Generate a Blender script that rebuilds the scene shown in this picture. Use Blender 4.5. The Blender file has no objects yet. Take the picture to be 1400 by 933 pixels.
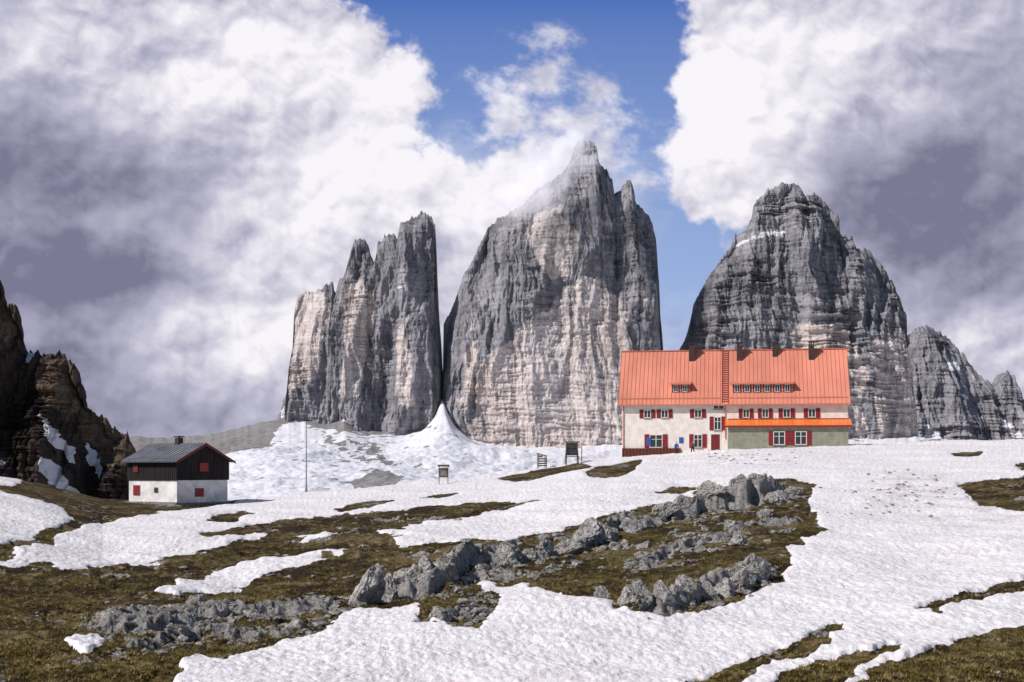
import bpy, math, random
import numpy as np
from mathutils import Vector

random.seed(4)
F = 1944.0      # focal length expressed in photo pixels (50 mm on 36 mm)
HV = 640.0      # eye-level row
scene = bpy.context.scene
scene.view_settings.view_transform = 'Standard'
scene.view_settings.look = 'None'
scene.view_settings.exposure = 0

# ------------------------------------------------------------------ noise
def _tab(seed):
    r = np.random.RandomState(seed)
    p = r.permutation(256)
    return np.concatenate([p, p]), r.rand(512) * 2 * np.pi
_T = {}
def n2(x, y, seed=0):
    if seed not in _T:
        p, a = _tab(seed)
        _T[seed] = (p, np.cos(a), np.sin(a))
    p, gc, gs = _T[seed]
    x = np.asarray(x, dtype=np.float64); y = np.asarray(y, dtype=np.float64)
    x, y = np.broadcast_arrays(x, y)
    xi = np.floor(x).astype(np.int64); yi = np.floor(y).astype(np.int64)
    xf = x - xi; yf = y - yi
    u = xf*xf*xf*(xf*(xf*6-15)+10); v = yf*yf*yf*(yf*(yf*6-15)+10)
    X = xi & 255; Y = yi & 255; X1 = (X+1) & 255; Y1 = (Y+1) & 255
    def g(a, b, dx, dy):
        h = p[p[a]+b]
        return gc[h]*dx + gs[h]*dy
    a = g(X, Y, xf, yf); b = g(X1, Y, xf-1, yf)
    c = g(X, Y1, xf, yf-1); d = g(X1, Y1, xf-1, yf-1)
    return ((a*(1-u)+b*u)*(1-v) + (c*(1-u)+d*u)*v) * 1.5
def fbm(x, y, o=5, seed=0, gain=0.5, lac=2.03):
    s = 0; a = 1; t = 0
    for i in range(o):
        s = s + a*n2(x+17.3*i, y-9.1*i, seed+i); t += a
        x = x*lac; y = y*lac; a *= gain
    return s/t*1.4
def billow(x, y, o=5, seed=0, gain=0.5, lac=2.05):
    s = 0; a = 1; t = 0
    for i in range(o):
        s = s + a*(np.abs(n2(x+7.7*i, y+3.1*i, seed+i))*2); t += a
        x = x*lac; y = y*lac; a *= gain
    return s/t
def ridged(x, y, o=4, seed=0, gain=0.5):
    return 1 - billow(x, y, o, seed, gain)
def sstep(a, b, x):
    t = np.clip((x-a)/(b-a), 0, 1); return t*t*(3-2*t)
def inpoly(U, V, poly):
    r = np.zeros(U.shape, bool); n = len(poly); j = n-1
    for i in range(n):
        xi, yi = poly[i]; xj, yj = poly[j]
        if yi != yj:
            c = ((yi > V) != (yj > V)) & (U < (xj-xi)*(V-yi)/(yj-yi)+xi)
            r ^= c
        j = i
    return r
def blur(A, s, axis):
    n = int(math.ceil(s*3)); k = np.exp(-0.5*(np.arange(-n, n+1)/s)**2); k /= k.sum()
    P = np.pad(A, [(n, n) if ax == axis else (0, 0) for ax in range(A.ndim)], mode='edge')
    out = np.zeros_like(A, dtype=float); L = A.shape[axis]
    for i, w in enumerate(k):
        out += w*(P[i:i+L] if axis == 0 else P[:, i:i+L])
    return out
def blur2(A, s0, s1=None):
    return blur(blur(A.astype(float), s0, 0), s1 or s0, 1)
def blur1(a, s):
    n = int(math.ceil(s*3)); k = np.exp(-0.5*(np.arange(-n, n+1)/s)**2); k /= k.sum()
    return np.convolve(np.pad(a, n, mode='edge'), k, mode='valid')

# ------------------------------------------------------------------ meshes
def grid_mesh(name, P, mat, attrs={}, color=None, smooth=True, flip=False):
    nr, nc = P.shape[:2]
    me = bpy.data.meshes.new(name)
    me.vertices.add(nr*nc)
    me.vertices.foreach_set("co", P.reshape(-1).astype(np.float32))
    idx = np.arange(nr*nc).reshape(nr, nc)
    q = np.stack([idx[:-1, :-1], idx[:-1, 1:], idx[1:, 1:], idx[1:, :-1]], -1).reshape(-1, 4)
    if flip: q = q[:, ::-1]
    nf = len(q)
    me.loops.add(nf*4); me.polygons.add(nf)
    me.loops.foreach_set("vertex_index", q.reshape(-1).astype(np.int32))
    me.polygons.foreach_set("loop_start", (np.arange(nf)*4).astype(np.int32))
    me.polygons.foreach_set("use_smooth", np.full(nf, smooth))
    me.update(calc_edges=True)
    for k, A in attrs.items():
        at = me.attributes.new(k, 'FLOAT', 'POINT')
        at.data.foreach_set("value", A.reshape(-1).astype(np.float32))
    if color is not None:
        at = me.attributes.new("Col", 'FLOAT_COLOR', 'POINT')
        at.data.foreach_set("color", color.reshape(-1).astype(np.float32))
    me.materials.append(mat)
    ob = bpy.data.objects.new(name, me)
    scene.collection.objects.link(ob)
    return ob
def tri_mesh(name, V, Fc, mat, smooth=False):
    me = bpy.data.meshes.new(name)
    n = Fc.shape[1]
    me.vertices.add(len(V)); me.vertices.foreach_set("co", V.reshape(-1).astype(np.float32))
    me.loops.add(Fc.size); me.polygons.add(len(Fc))
    me.loops.foreach_set("vertex_index", Fc.reshape(-1).astype(np.int32))
    me.polygons.foreach_set("loop_start", (np.arange(len(Fc))*n).astype(np.int32))
    me.polygons.foreach_set("use_smooth", np.full(len(Fc), smooth))
    me.update(calc_edges=True); me.materials.append(mat)
    ob = bpy.data.objects.new(name, me); scene.collection.objects.link(ob)
    return ob

# ------------------------------------------------------------------ node helper
class NT:
    def __init__(s, name):
        s.m = bpy.data.materials.new(name); s.m.use_nodes = True
        s.t = s.m.node_tree; s.t.nodes.clear()
        s.out = s.t.nodes.new('ShaderNodeOutputMaterial')
    def n(s, typ, **kw):
        nd = s.t.nodes.new(typ)
        for k, v in kw.items():
            if k.startswith('i_'):
                nd.inputs[k[2:]].default_value = v
            else: setattr(nd, k, v)
        return nd
    def l(s, a, b): s.t.links.new(a, b)
    def attr(s, name):
        return s.n('ShaderNodeAttribute', attribute_name=name).outputs['Fac']
    def coord(s, scale=(1, 1, 1)):
        tc = s.n('ShaderNodeTexCoord'); mp = s.n('ShaderNodeMapping')
        mp.inputs['Scale'].default_value = scale
        s.l(tc.outputs['Object'], mp.inputs['Vector']); return mp.outputs['Vector']
    def noise(s, vec, scale, detail=5, rough=0.55, dist=0.0):
        nd = s.n('ShaderNodeTexNoise'); nd.inputs['Scale'].default_value = scale
        nd.inputs['Detail'].default_value = detail; nd.inputs['Roughness'].default_value = rough
        nd.inputs['Distortion'].default_value = dist
        s.l(vec, nd.inputs['Vector']); return nd.outputs['Fac']
    def ramp(s, fac, stops):
        r = s.n('ShaderNodeValToRGB'); e = r.color_ramp.elements
        while len(e) < len(stops): e.new(0.5)
        for i, (p, c) in enumerate(stops):
            e[i].position = p
            e[i].color = (c, c, c, 1) if isinstance(c, (int, float)) else (*c, 1)
        s.l(fac, r.inputs['Fac']); return r.outputs['Color']
    def mix(s, fac, a, b, mode='MIX'):
        m = s.n('ShaderNodeMix', data_type='RGBA', blend_type=mode)
        for v, i in ((fac, 0), (a, 6), (b, 7)):
            if hasattr(v, 'is_output'): s.l(v, m.inputs[i])
            elif i == 0: m.inputs[0].default_value = v
            else: m.inputs[i].default_value = (*v, 1)
        return m.outputs[2]
    def math(s, op, a, b=0.0, clamp=False):
        m = s.n('ShaderNodeMath', operation=op, use_clamp=clamp)
        for i, v in enumerate((a, b)):
            if hasattr(v, 'is_output'): s.l(v, m.inputs[i])
            else: m.inputs[i].default_value = v
        return m.outputs[0]
    def finish(s, col, rough=0.8, bump=None, bstr=0.5, bdist=0.1, metal=0.0, spec=0.3):
        b = s.n('ShaderNodeBsdfPrincipled')
        if hasattr(col, 'is_output'): s.l(col, b.inputs['Base Color'])
        else: b.inputs['Base Color'].default_value = (*col, 1)
        b.inputs['Roughness'].default_value = rough
        b.inputs['Metallic'].default_value = metal
        b.inputs['Specular IOR Level'].default_value = spec
        if bump is not None:
            bn = s.n('ShaderNodeBump'); bn.inputs['Strength'].default_value = bstr
            bn.inputs['Distance'].default_value = bdist
            s.l(bump, bn.inputs['Height']); s.l(bn.outputs[0], b.inputs['Normal'])
        s.l(b.outputs[0], s.out.inputs['Surface']); return s.m

def paint(name, col, rough=0.6, var=0.12, scale=3.0, spec=0.3, metal=0.0, stretch=(1, 1, 1)):
    t = NT(name); v = t.coord(stretch)
    n = t.noise(v, scale, 6, 0.65)
    lo = tuple(c*(1-var*2) for c in col); hi = tuple(min(1, c*(1+var)) for c in col)
    c = t.ramp(n, [(0.3, lo), (0.65, hi)])
    return t.finish(c, rough, n, 0.2, 0.02, metal, spec)

# ---- cliff rock
def cliff_mat(name, dark, light, pale, sc=1.0, bd=2.2):
    t = NT(name)
    v = t.coord()
    big = t.noise(v, 0.009*sc, 8, 0.66)
    vert = t.noise(t.coord((1, 1, 0.13)), 0.040*sc, 10, 0.74, 0.3)
    strat = t.noise(t.coord((0.08, 0.08, 1.0)), 0.14*sc, 7, 0.74, 0.3)
    fine = t.noise(v, 0.20*sc, 8, 0.75)
    g = t.mix(t.ramp(vert, [(0.38, 0.0), (0.60, 1.0)]), dark, light)
    g = t.mix(t.ramp(big, [(0.42, 0.0), (0.62, 0.65)]), g, tuple(x*1.12 for x in light))
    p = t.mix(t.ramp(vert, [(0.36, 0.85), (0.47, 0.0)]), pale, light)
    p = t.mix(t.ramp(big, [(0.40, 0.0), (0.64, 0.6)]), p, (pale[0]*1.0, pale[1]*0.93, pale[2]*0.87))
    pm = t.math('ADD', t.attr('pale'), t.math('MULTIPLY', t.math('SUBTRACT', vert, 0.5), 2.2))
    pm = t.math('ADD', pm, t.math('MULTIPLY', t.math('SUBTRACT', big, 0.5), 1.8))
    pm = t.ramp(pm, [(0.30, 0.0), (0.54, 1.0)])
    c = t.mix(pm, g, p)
    ck = t.noise(t.coord((1, 1, 0.10)), 0.030*sc, 5, 0.62, 0.3)
    ck = t.math('ABSOLUTE', t.math('SUBTRACT', ck, 0.5))
    c = t.mix(0.6, c, t.ramp(ck, [(0.0, 0.30), (0.012, 0.65), (0.035, 1.0)]), 'MULTIPLY')
    cb = t.noise(t.coord((0.05, 0.05, 1.0)), 0.05*sc, 6, 0.68, 0.3)
    cb = t.math('ABSOLUTE', t.math('SUBTRACT', cb, 0.5))
    c = t.mix(0.4, c, t.ramp(cb, [(0.0, 0.40), (0.012, 0.75), (0.03, 1.0)]), 'MULTIPLY')
    c = t.mix(0.25, c, t.ramp(strat, [(0.38, 0.40), (0.5, 1.0), (0.60, 1.2)]), 'MULTIPLY')
    c = t.mix(0.45, c, t.ramp(fine, [(0.36, 0.50), (0.58, 1.2)]), 'MULTIPLY')
    sn = t.math('ADD', t.attr('snow'), t.math('MULTIPLY', t.math('SUBTRACT', fine, 0.5), 1.1))
    sn = t.ramp(sn, [(0.46, 0.0), (0.54, 1.0)])
    c = t.mix(sn, c, (0.78, 0.77, 0.82))
    h = t.math('ADD', t.math('MULTIPLY', strat, 0.6), t.math('ADD', t.math('MULTIPLY', fine, 0.9), t.math('MULTIPLY', vert, 1.2)))
    h = t.math('ADD', h, t.ramp(ck, [(0.0, 0.0), (0.03, 0.35)]))
    return t.finish(c, 0.95, h, 0.85, bd/sc, spec=0.08)

M_cliff = cliff_mat('hazy_dolomite_rock', (0.185, 0.178, 0.205), (0.39, 0.372, 0.40), (0.72, 0.635, 0.615), bd=3.8)  # distance haze is put into the rock as lighter, bluish tones
M_cliff_shaded = cliff_mat('shaded_cliff_rock', (0.020, 0.015, 0.015), (0.082, 0.060, 0.052), (0.18, 0.13, 0.095), sc=3.6, bd=4.5)  # shade of the backlit cliff is painted in as very dark rock tones

def peak(name, pts, Y, vbase, mat, seed, rs=1.0, A=55, H=45, slope=0.22, step=1.0, nrow=360, pale=(), snow=(), jag=3.2, terr=1.6, relk=1.0):
    pu = np.array([p[0] for p in pts], float); pv = np.array([p[1] for p in pts], float)
    us = np.arange(pu[0], pu[-1]+step, step)
    Tv = np.interp(us, pu, pv)
    blk = np.floor(us/4.5+1.8*n2(us/9, us*0, seed+1))
    blk2 = np.floor(us/11.0+1.2*n2(us/15, us*0, seed+2))
    Tv = Tv + jag*0.8*fbm(us/14.0, us*0+seed, 5, seed+3, 0.6) - jag*0.8*(np.abs(n2(us/6.5, us*0+3.3, seed+9))*2-0.5) + jag*0.7*np.sin(blk*12.9898+seed) + jag*0.7*np.sin(blk2*7.31+seed*3)
    X = (us-700)/F*Y; zT = (HV-Tv)/F*Y; zB = (HV-vbase)/F*Y
    zT = np.maximum(zT, zB+0.5)
    s = np.linspace(0, 1, nrow)**1.12
    Z = zT[None]-(zT-zB)[None]*s[:, None]
    XX = np.broadcast_to(X[None], Z.shape).copy()
    zs = blur1(zT, 22/step); zm = blur1(zT, 6/step)
    h = np.maximum(zT[None]-Z, 0)
    def g(q): q = np.maximum(q, 0); return A*rs*(1-np.exp(-q/(H*rs)))+slope*q
    near = 1-np.exp(-h/(9*rs))
    D = (0.20*g(h)+0.42*g(zm[None]-Z)+0.38*g(zs[None]-Z))*near
    V = HV - Z/Y*F; UU = np.broadcast_to(us[None], Z.shape)
    wu = UU + 9*fbm(UU/16, V/30, 5, seed+80, .6); wv = V + 14*fbm(UU/12+9, V/30, 5, seed+81, .6)
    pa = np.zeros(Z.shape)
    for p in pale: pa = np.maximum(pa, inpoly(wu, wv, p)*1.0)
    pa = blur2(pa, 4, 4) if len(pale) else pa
    x = XX/rs; z = Z/rs
    wx = x + 12*fbm(x/80, z/110, 4, seed+20)
    big = ridged(wx/85, z/330, 3, seed+30)
    mid = ridged(wx/34+z/500, z/190, 4, seed+40, 0.6)
    m2 = ridged(wx/14, z/75, 4, seed+45, 0.6)
    small = fbm(x/6, z/9, 5, seed+50, 0.65)
    zt = z + 0.05*x + 7*fbm(x/110, z/110, 3, seed+60)
    st = np.tanh(fbm(zt/15, x/130, 5, seed+70, 0.62)*4)
    st2 = np.tanh(fbm(zt/4.5, x/50, 3, seed+75)*3)
    tr = terr*(0.5+sstep(-0.3, 0.5, fbm(x/90, z/120, 3, seed+78)))
    sm = 1-0.6*blur2(pa, 6, 6)
    rel = 38*(big-0.55)*(0.5+0.5*sm)+14*(mid-0.5)*sm+5.5*(m2-.5)*sm+2.2*small+tr*st+tr*0.45*st2
    D = D + relk*rel*rs*(1-np.exp(-h/(14*rs)))
    Yf = Y - D; Yb = Y + D
    sn = np.zeros(Z.shape)
    wu = UU + 4*fbm(UU/7, V/7, 4, seed+82, .6); wv = V + 4*fbm(UU/7+9, V/7, 4, seed+83, .6)
    for p in snow: sn = np.maximum(sn, inpoly(wu, wv, p)*1.0)
    sn = blur2(sn, 1.2, 1.2) if len(snow) else sn
    Pf = np.stack([XX, Yf, Z], -1)
    bi = np.unique(np.concatenate([np.arange(0, nrow, 6), [nrow-1]]))[::-1]
    Pb = np.stack([XX, Yb, Z], -1)[bi]
    P = np.concatenate([Pb[:-1], Pf], 0)
    paf = np.concatenate([pa[bi][:-1], pa], 0); snf = np.concatenate([sn[bi][:-1], sn], 0)
    return grid_mesh(name, P, mat, {'pale': paf, 'snow': snf}, flip=True)

# ------------------------------------------------------------------ THE THREE PEAKS
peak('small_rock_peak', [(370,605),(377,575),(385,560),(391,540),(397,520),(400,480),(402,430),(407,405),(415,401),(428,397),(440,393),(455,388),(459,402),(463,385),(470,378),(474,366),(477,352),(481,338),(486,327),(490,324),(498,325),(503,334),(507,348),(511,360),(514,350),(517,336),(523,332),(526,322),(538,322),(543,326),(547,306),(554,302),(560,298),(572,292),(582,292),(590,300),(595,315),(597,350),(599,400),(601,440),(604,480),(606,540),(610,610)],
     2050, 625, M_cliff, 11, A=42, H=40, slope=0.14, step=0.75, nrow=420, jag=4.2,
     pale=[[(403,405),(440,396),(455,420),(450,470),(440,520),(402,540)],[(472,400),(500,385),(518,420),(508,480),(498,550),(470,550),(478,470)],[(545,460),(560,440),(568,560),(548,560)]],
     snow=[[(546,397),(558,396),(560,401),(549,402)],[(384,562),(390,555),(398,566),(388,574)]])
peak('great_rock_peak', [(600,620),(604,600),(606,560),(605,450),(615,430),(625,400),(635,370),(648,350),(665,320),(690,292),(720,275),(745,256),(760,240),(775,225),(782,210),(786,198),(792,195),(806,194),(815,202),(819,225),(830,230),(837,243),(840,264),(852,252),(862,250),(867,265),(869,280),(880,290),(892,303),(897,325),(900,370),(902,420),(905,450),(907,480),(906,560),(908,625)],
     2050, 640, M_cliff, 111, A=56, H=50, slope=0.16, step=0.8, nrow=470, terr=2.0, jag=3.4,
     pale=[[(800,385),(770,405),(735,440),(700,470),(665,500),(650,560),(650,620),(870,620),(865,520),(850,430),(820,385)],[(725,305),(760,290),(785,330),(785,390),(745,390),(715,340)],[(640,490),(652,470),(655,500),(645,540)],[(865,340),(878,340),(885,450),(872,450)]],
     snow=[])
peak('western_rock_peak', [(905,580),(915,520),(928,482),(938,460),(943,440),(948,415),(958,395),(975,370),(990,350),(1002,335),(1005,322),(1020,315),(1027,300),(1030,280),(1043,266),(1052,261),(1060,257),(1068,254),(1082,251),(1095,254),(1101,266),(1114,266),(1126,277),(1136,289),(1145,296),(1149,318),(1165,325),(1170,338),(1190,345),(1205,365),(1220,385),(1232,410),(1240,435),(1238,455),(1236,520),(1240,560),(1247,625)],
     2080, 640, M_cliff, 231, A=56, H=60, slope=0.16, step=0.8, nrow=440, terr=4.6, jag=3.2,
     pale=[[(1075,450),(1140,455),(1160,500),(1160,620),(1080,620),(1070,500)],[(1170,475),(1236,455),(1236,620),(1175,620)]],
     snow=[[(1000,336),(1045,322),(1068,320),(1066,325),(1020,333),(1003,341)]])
peak('distant_rock_ridge', [(1215,520),(1228,478),(1235,460),(1250,450),(1265,446),(1285,455),(1300,465),(1315,482),(1330,505),(1345,520),(1355,526),(1365,511),(1375,506),(1387,515),(1391,540),(1400,548),(1430,540),(1470,560),(1520,570),(1600,590),(1700,610)],
     2500, 660, M_cliff, 345, A=40, H=60, slope=0.5, step=1.0, nrow=220, terr=4, jag=4,
     snow=[[(1275,500),(1300,497),(1306,505),(1290,512),(1276,508)],[(1243,582),(1252,588),(1276,612),(1240,612)],[(1290,540),(1310,545),(1300,552)],[(1345,575),(1352,572),(1375,600),(1362,600)]])
peak('shaded_cliff', [(-420,180),(-200,260),(-60,330),(-20,372),(0,385),(5,402),(12,420),(22,416),(29,440),(34,478),(55,482),(75,484),(90,490),(104,500),(112,522),(120,560),(140,572),(160,588),(176,592),(183,610),(215,690),(225,720)],
     520, 740, M_cliff_shaded, 401, rs=0.27, A=70, H=70, slope=0.5, step=0.8, nrow=380, terr=4, jag=7, relk=1.6,
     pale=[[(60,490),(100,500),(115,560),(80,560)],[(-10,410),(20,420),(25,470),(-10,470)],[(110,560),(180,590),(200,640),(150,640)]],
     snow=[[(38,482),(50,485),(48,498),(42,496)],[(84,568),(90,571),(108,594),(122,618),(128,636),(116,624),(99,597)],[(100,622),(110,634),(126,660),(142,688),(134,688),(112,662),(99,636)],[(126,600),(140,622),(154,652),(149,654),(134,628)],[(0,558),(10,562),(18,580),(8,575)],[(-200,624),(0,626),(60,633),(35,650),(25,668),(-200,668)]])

# ------------------------------------------------------------------ far snow slope under the peaks
def slope_mat():
    t = NT('snow_and_scree'); v = t.coord()
    n1 = t.noise(v, 0.035, 8, 0.7); n2_ = t.noise(v, 0.3, 5, 0.7)
    scree = t.ramp(n2_, [(0.3, (0.17, 0.16, 0.16)), (0.7, (0.38, 0.36, 0.355))])
    scree = t.mix(t.ramp(n1, [(0.4, 0.0), (0.65, 0.4)]), scree, (0.17, 0.155, 0.135))
    sn = t.ramp(n1, [(0.3, (0.72, 0.71, 0.76)), (0.7, (0.84, 0.82, 0.86))])
    m = t.math('ADD', t.attr('snow'), t.math('MULTIPLY', t.math('SUBTRACT', n1, 0.5), 1.1))
    m = t.math('ADD', m, t.math('MULTIPLY', t.math('SUBTRACT', n2_, 0.5), 0.5))
    c = t.mix(t.ramp(m, [(0.47, 0.0), (0.52, 1.0)]), scree, sn)
    return t.finish(c, 0.9, t.math('ADD', n1, t.math('MULTIPLY', n2_, 0.2)), 0.45, 4.0, spec=0.1)
us = np.concatenate([np.arange(-900, -60, 12), np.arange(-60, 1460, 1.6), np.arange(1460, 2300, 12)])
Bu = np.interp(us, [-900,100,180,215,270,320,345,375,430,480,540,575,600,625,660,760,850,1000,1240,1300,1400,2300],
                    [600,600,600,602,600,588,580,574,577,583,594,588,576,592,604,607,604,600,600,606,606,606])
Bu = np.interp(us, us, blur1(Bu, 6)) + 2.5*fbm(us/20, us*0, 4, 494)
nr = 340
tt = np.linspace(0, 1, nr)
Ys = 620 + (1990-620)*tt
Uu, YY = np.meshgrid(us, Ys)
low = 735 + 10*fbm(us/140, us*0, 3, 495)
Bs = blur1(Bu, 40)
k_ = tt[:, None]**5
vv = low[None] + ((Bs[None]*(1-k_)+Bu[None]*k_)-low[None])*tt[:, None]**0.85
up = np.clip((tt[:, None]-0.5)/0.5, 0, 1)
fan = np.clip(1-np.abs(Uu-606-40*(1-up))/(24+130*(1-up)), 0, 1)
vv = vv - 22*fan*up**1.8
vv = vv - 12*np.exp(-((Uu-604)/7)**2)*np.clip((tt[:, None]-0.9)/0.1, 0, 1)**2
vv = vv - 10*np.clip(1-np.abs(Uu-470-10*(1-up))/(16+70*(1-up)), 0, 1)*up**2
zz = (HV-vv)/F*YY
XX = (Uu-700)/F*YY
rel = 11*fbm(XX/200, YY/260, 5, 501) + 4.0*fbm(XX/40-YY/130, YY/110, 4, 510) + 1.3*fbm(XX/9, YY/16, 3, 515)
rel *= np.clip((1-tt[:, None])*5, 0.35, 1)
zz = zz + rel
back = []
for dy, dz in ((20, 1), (60, -8), (250, -60), (800, -260), (4000, -420)):
    Yb = YY[-1]+dy; back.append(np.stack([(us-700)/F*Yb, Yb, zz[-1]+dz+np.where(us > 380, np.minimum(dy, 60)*0.12, 0)], -1))
P = np.concatenate([np.stack([XX, YY, zz], -1), np.array(back)], 0)
wu = Uu+10*fbm(XX/30, YY/60, 5, 520, .6); wv = vv+5*fbm(XX/30+5, YY/60, 5, 521, .6)
sn = np.ones(Uu.shape)
for p in [[(100,590),(215,592),(270,590),(320,575),(380,560),(404,578),(376,590),(368,616),(340,622),(305,630),(250,640),(100,660)],
          [(395,570),(430,573),(470,576),(500,583),(540,594),(505,594),(480,588),(440,586)],
          [(436,588),(450,592),(470,606),(480,622),(470,612),(455,604)],
          [(500,600),(510,604),(524,622),(540,644),(530,640),(512,622)],
          [(480,655),(520,648),(560,660),(540,672),(480,672)]]:
    sn[inpoly(wu, wv, p)] = 0.12
sn = blur2(sn, 1.5, 2.5)
sn -= 0.75*np.exp(-(((Uu-485)/50)**2+((vv-620)/30)**2)) * sstep(-0.05, 0.25, fbm(XX/12-YY/60, YY/30, 4, 530))
sn -= 0.5*sstep(0.25, 0.5, fbm(XX/16-YY/70, YY/40, 4, 540))
sn -= 0.6*np.exp(-(np.maximum(vv-Bu[None]-1, 0)/7)**2)*sstep(-0.1, 0.3, fbm(XX/30, YY/60, 4, 545))*(np.abs(Uu-608) > 18)
sn = np.concatenate([sn, np.repeat(sn[-1:], len(back), 0)], 0)
grid_mesh('snowy_valley_slope', P, slope_mat(), {'snow': sn})

# ------------------------------------------------------------------ NEAR GROUND
def ground_mat():
    t = NT('alpine_ground'); v = t.coord()
    a = t.noise(v, 0.6, 8, 0.65); b = t.noise(v, 4.0, 6, 0.7); c0 = t.noise(v, 18.0, 4, 0.6); lo = t.noise(v, 0.12, 5, 0.6)
    m2 = t.noise(v, 1.4, 7, 0.72); m3 = t.noise(t.coord((0.6, 1, 1)), 0.32, 8, 0.72, 0.3)
    grass = t.ramp(m2, [(0.34, (0.030, 0.020, 0.011)), (0.45, (0.092, 0.066, 0.025)), (0.54, (0.18, 0.130, 0.046)), (0.66, (0.42, 0.31, 0.17))])
    grass = t.mix(t.ramp(lo, [(0.46, 0.0), (0.62, 0.7)]), grass, t.ramp(b, [(0.3, (0.045, 0.038, 0.011)), (0.7, (0.20, 0.155, 0.040))]))
    grass = t.mix(t.ramp(m3, [(0.49, 0.0), (0.56, 0.85)]), grass, (0.040, 0.025, 0.017))
    grass = t.mix(t.ramp(m3, [(0.40, 0.75), (0.45, 0.0)]), grass, t.ramp(b, [(0.3, (0.15, 0.11, 0.055)), (0.7, (0.38, 0.29, 0.16))]))
    grass = t.mix(0.7, grass, t.ramp(b, [(0.32, 0.30), (0.55, 1.0), (0.72, 1.6)]), 'MULTIPLY')
    grass = t.mix(0.6, grass, t.ramp(c0, [(0.35, 0.35), (0.6, 1.25)]), 'MULTIPLY')
    rock = t.ramp(b, [(0.30, (0.13, 0.12, 0.115)), (0.5, (0.40, 0.37, 0.35)), (0.7, (0.62, 0.58, 0.56))])
    rock = t.mix(0.6, rock, t.ramp(c0, [(0.35, 0.4), (0.6, 1.1)]), 'MULTIPLY')
    rm = t.math('ADD', t.attr('rock'), t.math('MULTIPLY', t.math('SUBTRACT', m2, 0.5), 2.0))
    rm = t.math('ADD', rm, t.math('MULTIPLY', t.math('SUBTRACT', b, 0.5), 1.2))
    base = t.mix(t.ramp(rm, [(0.48, 0.0), (0.56, 1.0)]), grass, rock)
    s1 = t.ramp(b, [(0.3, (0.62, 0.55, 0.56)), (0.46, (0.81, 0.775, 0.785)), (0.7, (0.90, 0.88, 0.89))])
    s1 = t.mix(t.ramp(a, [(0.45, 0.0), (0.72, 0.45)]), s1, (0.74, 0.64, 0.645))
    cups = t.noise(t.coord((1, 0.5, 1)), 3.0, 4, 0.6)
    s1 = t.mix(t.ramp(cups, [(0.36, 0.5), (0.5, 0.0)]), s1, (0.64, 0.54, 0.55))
    speck = t.ramp(c0, [(0.66, 0.0), (0.72, 0.55)])
    speck = t.math('MULTIPLY', speck, t.ramp(lo, [(0.45, 0.0), (0.6, 1.0)]))
    s1 = t.mix(speck, s1, (0.22, 0.17, 0.14))
    dirt = t.math('MULTIPLY', t.attr('dirt'), t.ramp(b, [(0.42, 0.0), (0.58, 1.0)]))
    s1 = t.mix(dirt, s1, (0.30, 0.24, 0.20))
    sm = t.math('ADD', t.attr('snow'), t.math('MULTIPLY', t.math('SUBTRACT', b, 0.5), 0.8))
    sm = t.math('ADD', sm, t.math('MULTIPLY', t.math('SUBTRACT', a, 0.5), 0.9))
    smk = t.ramp(sm, [(0.47, 0.0), (0.53, 1.0)])
    col = t.mix(smk, base, s1)
    hb = t.math('ADD', b, t.math('MULTIPLY', c0, 0.5))
    hs = t.math('ADD', t.math('MULTIPLY', cups, 0.50), t.math('MULTIPLY', b, 0.12))
    hm = t.n('ShaderNodeMix', data_type='FLOAT'); t.l(smk, hm.inputs[0]); t.l(hb, hm.inputs[2]); t.l(hs, hm.inputs[3])
    hh = t.math('ADD', hm.outputs[0], t.math('MULTIPLY', smk, 0.4))
    return t.finish(col, 0.9, hh, 0.9, 0.28, spec=0.1)

us = np.concatenate([np.arange(-1500, -60, 20), np.arange(-60, 1460, 1.4), np.arange(1460, 2900, 20)])
vc = np.interp(us, [-1500,-300,0,60,140,300,345,400,500,600,680,740,800,850,930,1000,1100,1200,1400,2900],
                   [630,640,652,662,682,686,683,678,667,659,651,641,631,626,623,614,610,609,602,600])
Yc = np.interp(us, [-1500,300,700,830,2900], [146,146,166,176,178])
zc = (HV-vc)/F*Yc
Zb = -6.8
kk = (zc-Zb)/(Yc-45)
NR = 460
tt = np.linspace(0, 1, NR)
vv = 1010+(vc[None]-1010)*tt[:, None]
Uu = np.broadcast_to(us[None], vv.shape)
mm = (HV-vv)/F
YY = (Zb-45*kk[None])/(mm-kk[None])
XX = (Uu-700)/F*YY
Z0 = mm*YY

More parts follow.
